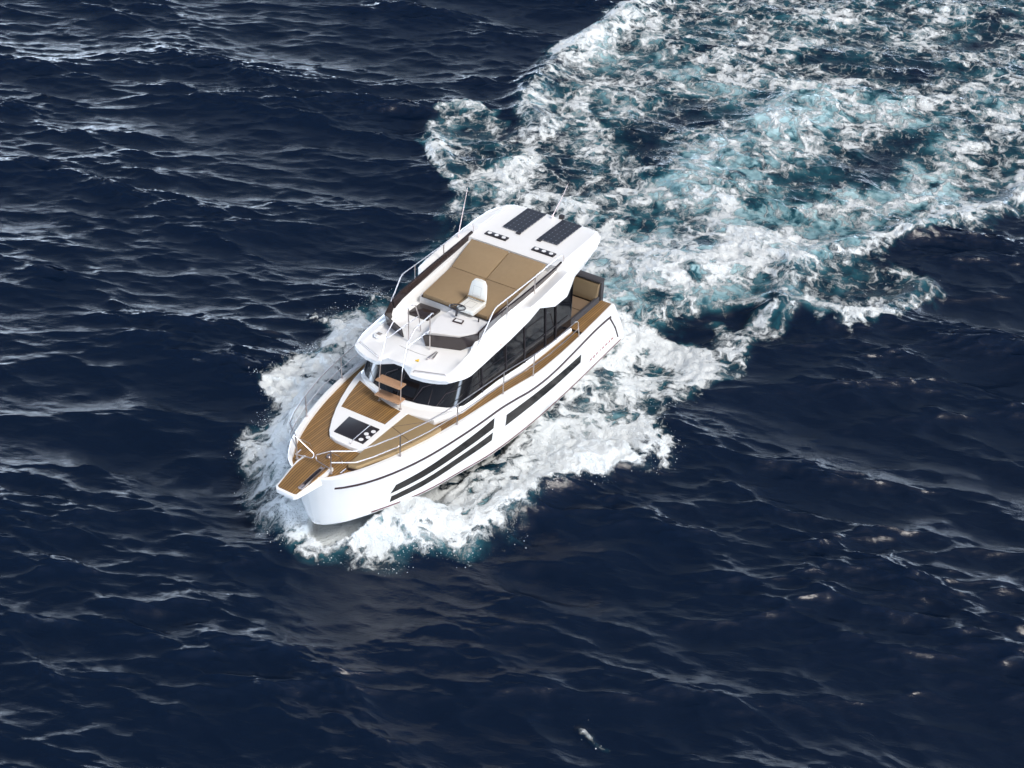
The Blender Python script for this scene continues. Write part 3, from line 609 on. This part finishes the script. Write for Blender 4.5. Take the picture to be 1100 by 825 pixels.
for sg in (1, -1):
    for x in (3.25, 3.75, 4.75, 5.6, 6.65):
        mb = MB(); a, b_ = gp(x, 0), gp(x, 1); mb.tube([(a.x, a.y*sg, a.z), (b_.x, b_.y*sg, b_.z)], .022, 6); mb.build('window_mullion', 'black', cab)
    a, b_ = gp(3.75, .12), gp(3.75, .72)
    MB().tube([gp(x, .30+.0*x, .006)*1 if sg > 0 else Vector((gp(x, .30, .006).x, -gp(x, .30, .006).y, gp(x, .30, .006).z)) for x in (2.6, 4, 5.5, 7.0)], .010, 6).build('window_trim', 'black', cab)
for i, j in ((7.95, .78), (7.95, -.78), (8.10, .0)):
    b_ = Vector((i, j, zg_bot(i)+.02)); u = Vector((i-.60, j*.94, 2.85)); MB().tube([b_+Vector((.012, 0, 0)), u+Vector((.012, 0, 0))], .014, 6).build('windscreen_pillar', 'smoke', cab)
for j in (.42, -.62, 1.0):
    b_ = Vector((8.06-.12*j*j, j, 2.02)); MB().tube([b_, b_+Vector((-.12, .18, .36)), b_+Vector((-.22, .42, .50))], .008, 5).build('wiper', 'trim', cab)
mb = MB(); mb.box(2.44, 2.47, -1.40, 1.40, .8, 2.9); mb.build('aft_door', 'glass', cab)

# flybridge moulding
#        x    ye    ze    yr    zr    yb    zb    zt    zf
ST = [(8.16, 1.36, 2.80, 1.33, 2.855, 1.20, 2.87, 2.87, 2.87),
      (8.02, 1.42, 2.77, 1.39, 2.87, 1.22, 2.89, 2.89, 2.89),
      (7.75, 1.49, 2.74, 1.45, 2.88, 1.25, 2.92, 2.92, 2.91),
      (7.30, 1.52, 2.72, 1.48, 2.90, 1.25, 2.96, 2.96, 2.94),
      (6.90, 1.52, 2.74, 1.48, 2.94, 1.25, 3.01, 3.03, 2.96),
      (6.60, 1.52, 2.76, 1.48, 2.98, 1.26, 3.12, 3.20, 2.97),
      (6.20, 1.52, 2.79, 1.49, 3.03, 1.27, 3.20, 3.30, 2.98),
      (5.70, 1.53, 2.83, 1.50, 3.09, 1.28, 3.25, 3.36, 3.0),
      (5.05, 1.56, 2.95, 1.54, 3.20, 1.30, 3.30, 3.40, 3.0),
      (4.90, 1.60, 3.02, 1.66, 3.42, 1.31, 3.33, 3.41, 3.0),
      (4.52, 1.66, 3.22, 1.69, 3.46, 1.32, 3.37, 3.44, 3.0),
      (3.80, 1.67, 2.92, 1.69, 3.54, 1.33, 3.44, 3.49, 3.0),
      (3.24, 1.67, 2.92, 1.69, 3.60, 1.34, 3.52, 3.55, 3.0),
      (3.19, 1.67, 2.94, 1.69, 3.60, 1.34, 3.62, 3.64, 3.64),
      (2.85, 1.67, 3.34, 1.69, 3.62, 1.34, 3.65, 3.67, 3.665),
      (2.00, 1.67, 3.50, 1.69, 3.64, 1.34, 3.68, 3.69, 3.685),
      (1.40, 1.63, 3.60, 1.65, 3.66, 1.33, 3.69, 3.70, 3.695),
      (1.14, 1.50, 3.60, 1.52, 3.66, 1.30, 3.68, 3.70, 3.695),
      (1.06, 1.44, 3.62, 1.45, 3.66, 1.28, 3.67, 3.68, 3.68)]
def front_x(y):
    y = abs(y)
    if y < .34: return 7.98
    if y < .46: return 7.98+(y-.34)/.12*.27
    return interp([(.46, 8.25), (.8, 8.22), (1.1, 8.12), (1.3, 7.98), (1.42, 7.85), (1.6, 7.7)], y)
def fly_row(s):
    x, ye, ze, yr, zr, yb, zb, zt, zf = s
    ci = 1.16 if zt-zf > .15 else yb-.06
    P = []
    for k in range(9): P.append((ye-.06)*k/8 if k < 8 else ye-.06)
    row = [(y, ze-.02) for y in P]+[(ye, ze), (ye*.5+yr*.5+.01, ze*.5+zr*.5), (yr, zr-.01), (yr-.035, zr+.012)]
    row += [(yr*.4+yb*.6, zr*.4+zb*.6+.005), (yb, zb), (yb-.02, zt), (ci+.02, zt), (ci, zt*.85+zf*.15), (ci-.02, zf)]
    for k in (1.0, .75, .5, .46, .40, .34, .2, 0): row.append((min(k, ci-.03) if k == 1.0 else k, zf))
    return row
def bl(x): return sst(7.2, 8.16, np.array(x)).item()
mb = MB()
dense = []
for a, b_ in zip(ST, ST[1:]):
    n = max(1, int((a[0]-b_[0])/.14)); 
    for k in range(n): dense.append(tuple(a[i]+(b_[i]-a[i])*k/n for i in range(9)))
dense.append(ST[-1])
for sg in (1, -1):
    rows = []
    for s in dense:
        r = fly_row(s); k = bl(s[0]); rr = []
        for y, z in r:
            x = s[0]+(front_x(y)-8.16)*k
            if s[0] < 3.4: x += (.45*(max(0, y-1.1)/.6)**2+.03*(y/1.4)**2)*sst(3.2, 1.1, np.array(s[0])).item()*1.0 if s[0] > 1.05 else 0
            rr.append((x, sg*y, z))
        rows.append(rr)
    mb.grid(rows)
    # front and aft closing faces: strips between underside and top
    for r in (rows[0], rows[-1]):
        lo = r[:9]; hi = r[9:][::-1]
        mb.add(r, [tuple(range(len(r)))])
fly = mb.build('flybridge', 'gel', yacht, angle=38)

# smoked screens on the coaming
def wall(mb, bot, top, th=.02):
    n = len(bot); inn = []
    for i in range(n):
        a = Vector(bot[max(i-1, 0)]); b_ = Vector(bot[min(i+1, n-1)]); d = (b_-a); nn = Vector((-d.y, d.x, 0)).normalized()*th
        inn.append(nn)
    rows = [[bot[i], top[i], tuple(Vector(top[i])+inn[i]), tuple(Vector(bot[i])+inn[i])] for i in range(n)]
    mb.grid(rows, close=True); o = len(mb.v)-4*n; mb.f += [(o, o+1, o+2, o+3), (o+4*n-4, o+4*n-3, o+4*n-2, o+4*n-1)]
for sg in (1, -1):
    bot, top = [], []
    for x, zb, h, y in ((6.55, 3.16, .26, 1.22), (6.2, 3.28, .22, 1.24), (5.6, 3.35, .19, 1.255), (4.8, 3.40, .18, 1.29), (4.0, 3.46, .16, 1.31), (3.3, 3.53, .13, 1.32), (2.98, 3.60, .10, 1.32)):
        bot.append((x, sg*y, zb)); top.append((x+.02, sg*(y+.035), zb+h))
    mb = MB(); wall(mb, bot, top, .05*sg); mb.build('side_screen', 'smoke', fly)
mb = MB(); wall(mb, [(7.16, .14, 2.96), (6.86, .93, 2.97), (6.56, 1.21, 3.10)], [(7.30, .15, 3.34), (6.98, .96, 3.38), (6.62, 1.25, 3.42)], .03); mb.build('wind_screen', 'smoke', fly)
mb = MB(); wall(mb, [(7.16, -.50, 2.96), (6.94, -1.12, 2.97), (6.56, -1.21, 3.10)], [(7.24, -.50, 3.22), (7.00, -1.16, 3.28), (6.62, -1.25, 3.42)], -.03); mb.build('wind_screen', 'smoke', fly)
# helm console
cp = [(7.12, .17), (6.84, .88), (6.56, 1.12), (5.85, 1.12), (5.85, .02), (6.45, -.02), (6.9, .08)]
con = MB().prism(cp, 2.95, lambda x, y: 3.34 if x > 6.2 else 3.28).build('helm_console', 'gelmat', fly, bevel=.03, bseg=3)
mb = MB(); mb.prism([(6.40, .38), (6.37, .63), (6.22, .60), (6.25, .36)], 3.33, 3.352); mb.build('instrument_frame', 'trim', con)
mb = MB(); mb.prism([(6.37, .42), (6.345, .595), (6.255, .575), (6.275, .405)], 3.34, 3.358); mb.build('instrument_screen', 'lamp', con)
def ring(c, nrm, r, tr, n=28):
    nrm = Vector(nrm).normalized(); a = nrm.orthogonal().normalized(); b_ = nrm.cross(a)
    return [Vector(c)+(a*math.cos(2*math.pi*k/n)+b_*math.sin(2*math.pi*k/n))*r for k in range(n+1)]
wc = Vector((6.13, .34, 3.58)); wn = Vector((-.22, 0, .97))
whl = MB().tube(ring(wc, wn, .19, .016), .018, 8, caps=False).build('steering_wheel', 'black', con)
mb = MB()
rp = ring(wc, wn, .185, .01, 24)
for k in (0, 8, 16): mb.tube([wc, rp[k]], .012, 6)
mb.tube([wc, wc-wn.normalized()*.22], .03, 8); mb.build('wheel_spoke', 'black', whl)
mb = MB(); mb.tube([(6.0, .86, 3.30), (6.0, .86, 3.38), (6.06, .86, 3.46)], .018, 8); mb.build('throttle_lever', 'black', con)
# helm seat
seat = MB().box(5.42, 5.98, .20, .70, 3.36, 3.50).build('helm_seat', 'seat', fly, bevel=.06, bseg=3)
mb = MB(); rows = []
for k in range(7):
    t = k/6; wd = .26*(1-.28*t*t) if t < .99 else .14; z = 3.46+t*.52; x = 5.46-.10*t
    rows.append([(x, .45-wd, z), (x+.03, .45-wd*.6, z), (x+.035, .45, z), (x+.03, .45+wd*.6, z), (x, .45+wd, z), (x-.06, .45+wd*.9, z), (x-.08, .45, z), (x-.06, .45-wd*.9, z)])
mb.grid(rows, close=True); mb.add(rows[-1], [tuple(range(8))]); mb.build('seat_backrest', 'seat', seat, bevel=.012)
mb = MB(); mb.tube([(5.50, .21, 3.55), (5.52, .45, 3.56), (5.50, .69, 3.55)], .02, 8); mb.build('seat_strap', 'tan', seat)
def loop_seam(P): return MB().tube(P+[P[0]], .003, 4)
loop_seam([(5.60, .34, 3.503), (5.86, .34, 3.503), (5.86, .56, 3.503), (5.60, .56, 3.503)]).build('seat_seam', 'seam', seat)
loop_seam([(5.485, .34, 3.62), (5.485, .56, 3.62), (5.44, .56, 3.85), (5.44, .34, 3.85)]).build('seat_seam', 'seam', seat)
MB().tube([(5.70, .45, 2.98), (5.70, .45, 3.37)], .06, 14).build('seat_pedestal', 'steel', seat)
# table hatch
MB().prism([(6.28, -.98), (6.26, -.42), (5.74, -.40), (5.76, -.98)], 2.96, 3.06).build('companion_hatch', 'smoke', fly, bevel=.02)
# sun pads
MB().prism([(5.70, -1.05), (5.70, 1.05), (3.20, 1.14), (3.20, -1.14)], 2.98, lambda x, y: 3.20 if x > 5 else 3.42).build('sunpad_plinth', 'gelmat', fly)
def cushion(x0, x1, y0a, y1a, y0b, y1b, z0, z1, nm='sunpad_cushion'):
    # x0 aft, x1 forward
    mb = MB(); mb.add([(x0, y0a, z0-.11), (x1, y0b, z1-.11), (x1, y1b, z1-.11), (x0, y1a, z0-.11), (x0, y0a, z0), (x1, y0b, z1), (x1, y1b, z1), (x0, y1a, z0)],
                      [(0, 3, 2, 1), (4, 5, 6, 7), (0, 1, 5, 4), (1, 2, 6, 5), (2, 3, 7, 6), (3, 0, 4, 7)]); return mb.build(nm, 'tan', fly, bevel=.022)
MB().box(4.40, 5.72, -.98, .98, 3.29, 3.33, 3.20, 3.24).build('sunpad_base', 'trim', fly)
cushion(4.42, 5.74, -1.0, .02, -.93, .02, 3.44, 3.34); cushion(4.42, 5.74, .045, 1.0, .045, .93, 3.44, 3.34)
cushion(3.36, 4.41, -1.10, .02, -1.0, .02, 3.72, 3.445); cushion(3.36, 4.41, .045, 1.10, .045, 1.0, 3.72, 3.445)
# solar panels, ceiling light bars, aerials on the hard top
for sg in (1, -1):
    sp = MB(); a, b_ = sorted((sg*.25, sg*.82)); sp.box(1.13, 2.34, a, b_, 3.70, 3.722); sp = sp.build('solar_panel', 'solar', fly)
    mb = MB(); mb.box(2.36, 2.43, sg*.25-.0*sg, sg*.25+.12*sg, 3.69, 3.72); mb.build('cable_gland', 'black', sp)
    a, b_ = sorted((sg*.38, sg*1.02)); lb = MB().box(2.72, 2.90, a, b_, 3.665, 3.70).build('light_bar', 'black', fly, bevel=.01)
    for k in range(3):
        MB().disc((2.81, sg*(.49+.21*k), 3.701), .055, .008, 16).build('spot_lens', 'lamp', lb)
MB().box(.98, 1.10, .10, .22, 3.68, 3.78).build('aerial_mount', 'black', fly, bevel=.015)
an = MB().tube([(1.2, -.02, 3.69), (1.2, -.02, 3.80)], .03, 10).build('aerial', 'whip', fly)
MB().tube([(1.2, -.02, 3.78), (1.12, .13, 4.2), (1.02, .28, 4.72)], [.014, .010, .006], 8).build('aerial_whip', 'whip', an)
an = MB().tube([(3.29, -1.54, 3.58), (3.29, -1.54, 3.72)], .02, 10).build('aerial', 'whip', fly)
MB().tube([(3.29, -1.54, 3.70), (3.26, -1.45, 4.3), (3.2, -1.36, 5.0)], [.014, .011, .007], 8).build('aerial_whip', 'whip', an)
# brow fittings
def handrail(a, b_, h=.06, parent=fly):
    a, b_ = Vector(a), Vector(b_); u = Vector((0, 0, h)); return MB().tube([a, a+u, b_+u, b_], .011, 7, soft=.03).build('grab_rail', 'steel', parent)
handrail((7.86, -1.24, 2.88), (8.14, -.50, 2.88)); handrail((8.14, .50, 2.88), (7.86, 1.20, 2.88))
sl = MB(); sl.disc((7.42, -1.0, 2.94), .13, .07, 24); sl = sl.build('searchlight', 'gel', fly, bevel=.015)
mb = MB()
for k in range(3): mb.box(7.38+.035*k, 7.395+.035*k, -1.06, -.94, 3.01, 3.016)
mb.build('searchlight_grille', 'trim', sl)
hn = MB().tube([(7.60, .50, 2.97), (7.24, .52, 2.99)], [.03, .012], 12).build('horn', 'steel', fly)
MB().tube([(7.52, .60, 2.97), (7.26, .56, 2.99)], [.026, .012], 12).build('horn_trumpet', 'steel', hn)
MB().prism([(7.76, .27), (7.76, .37), (7.66, .32)], 2.915, 2.93).build('warning_sticker', 'yellow', fly)
MB().disc((6.05, 1.53, 2.93), .018, .012, 10, (0, 1, 0)).build('side_lamp', 'orange', fly)
MB().tube([(5.1, 1.545, 3.06), (5.1, 1.56, 3.06)], .01, 8).build('side_lamp', 'trim', fly)

# flybridge rails
for sg in (1, -1):
    def q(x, z, y=1.33): return (x, sg*y, z)
    fr = MB().tube([q(6.72, 3.12, 1.30), q(6.05, 3.86, 1.33), q(4.3, 3.88, 1.34), q(3.15, 3.92, 1.34), q(2.95, 3.88, 1.34), q(2.88, 3.62, 1.34)], .0125, 8, soft=.12).build('flybridge_rail', 'steel', fly)
    for x, zb, zt_ in ((5.5, 3.30, 3.86), (4.26, 3.40, 3.88)):
        MB().tube([q(x, zb, 1.335), q(x, zt_, 1.335)], .014, 8).build('rail_post', 'steel', fr)

# boarding ladder from foredeck to flybridge
lad = None
for y, nm in ((-.30, 'a'), (.31, 'b')):
    mb = MB(); mb.tube([(8.40, y, 1.92), (8.38, y, 2.5), (8.33, y, 2.92), (8.07, y, 3.62), (7.78, y, 3.84), (7.10, y, 3.88), (6.96, y, 3.84), (6.80, y, 3.45), (6.72, y, 2.97)] if y < 0 else
                       [(8.40, y, 1.92), (8.38, y, 2.5), (8.33, y, 2.92), (8.09, y, 3.62), (7.82, y, 3.84), (7.12, y, 3.90), (7.08, y, 3.86)], 0.0135, 8, soft=.10)
    if lad is None: lad = mb.build('boarding_ladder', 'steel', yacht)
    else: mb.build('ladder_rail', 'steel', lad)
    MB().tube([(7.22, y, 3.87), (7.22, y, 2.97)], .014, 8).build('rail_post', 'steel', lad)
    MB().tube([(8.12, y, 3.48), (7.95, y, 3.47), (6.85, y, 3.45)] if y < 0 else [(8.13, y, 3.48), (7.95, y, 3.50), (7.22, y, 3.48)], .012, 8).build('ladder_midrail', 'steel', lad)
    MB().disc((8.40, y, 1.92), .035, .012, 14).build('ladder_foot', 'steel', lad)
for z, x in ((2.13, 8.26), (2.52, 8.22)):
    MB().box(x, x+.27, -.34, .35, z, z+.035).build('ladder_step', 'step', lad, bevel=.01)

# guard rails along both sides
def sheer_pt(x, dz=0., inset=.045):
    return Vector((x, max(interp(YG, x)-inset, 0), interp(ZG, x)+dz))
TOP = [(11.22, .62), (10.9, .62), (10.5, .61), (9.9, .60), (9.0, .60), (8.05, .60), (7.2, .62), (6.29, .64), (5.6, .64), (5.0, .64), (4.2, .62), (3.4, .62), (2.9, .62)]
for sg in (1, -1):
    def sp_(x, h, fx=0):
        p = sheer_pt(x, h)
        if x > 11: p.y = .47
        p.y += .02*h; return (p.x+fx, p.y*sg, p.z)
    tops = [sp_(x, h) for x, h in TOP]
    g = MB().tube(tops[:-1]+[sp_(2.95, .62), sp_(2.80, .55), sp_(2.66, .02)], .0135, 8, soft=.05).build('guard_rail', 'steel', yacht)
    MB().tube([sp_(x, h*.5) for x, h in TOP[:-1]]+[sp_(2.74, .31)], .012, 8).build('guard_midrail', 'steel', g)
    for x, h in ((11.22, .62), (9.82, .60), (8.05, .60), (6.29, .64), (5.0, .64)):
        MB().tube([sp_(x, -.01), sp_(x, h)], .015, 8).build('stanchion', 'steel', g)
        p = sp_(x, .005); MB().disc(p, .035, .025, 12).build('stanchion_foot', 'steel', g)
    MB().tube([sp_(11.22, .62), (11.16, sg*.02, 2.16), (11.20, sg*.05, 2.06), sp_(11.22, .12)], .012, 8, soft=.05).build('pulpit_hoop', 'steel', g)
    MB().tube([sp_(11.22, .60), (10.80, sg*.42, 2.05), (10.74, sg*.42, 1.82)], .010, 8, soft=.05).build('pulpit_brace', 'steel', g)
MB().disc((.12, 1.62, .40), .04, .06, 10, (0, 1, 0)).build('stern_lamp', 'orange', hull)
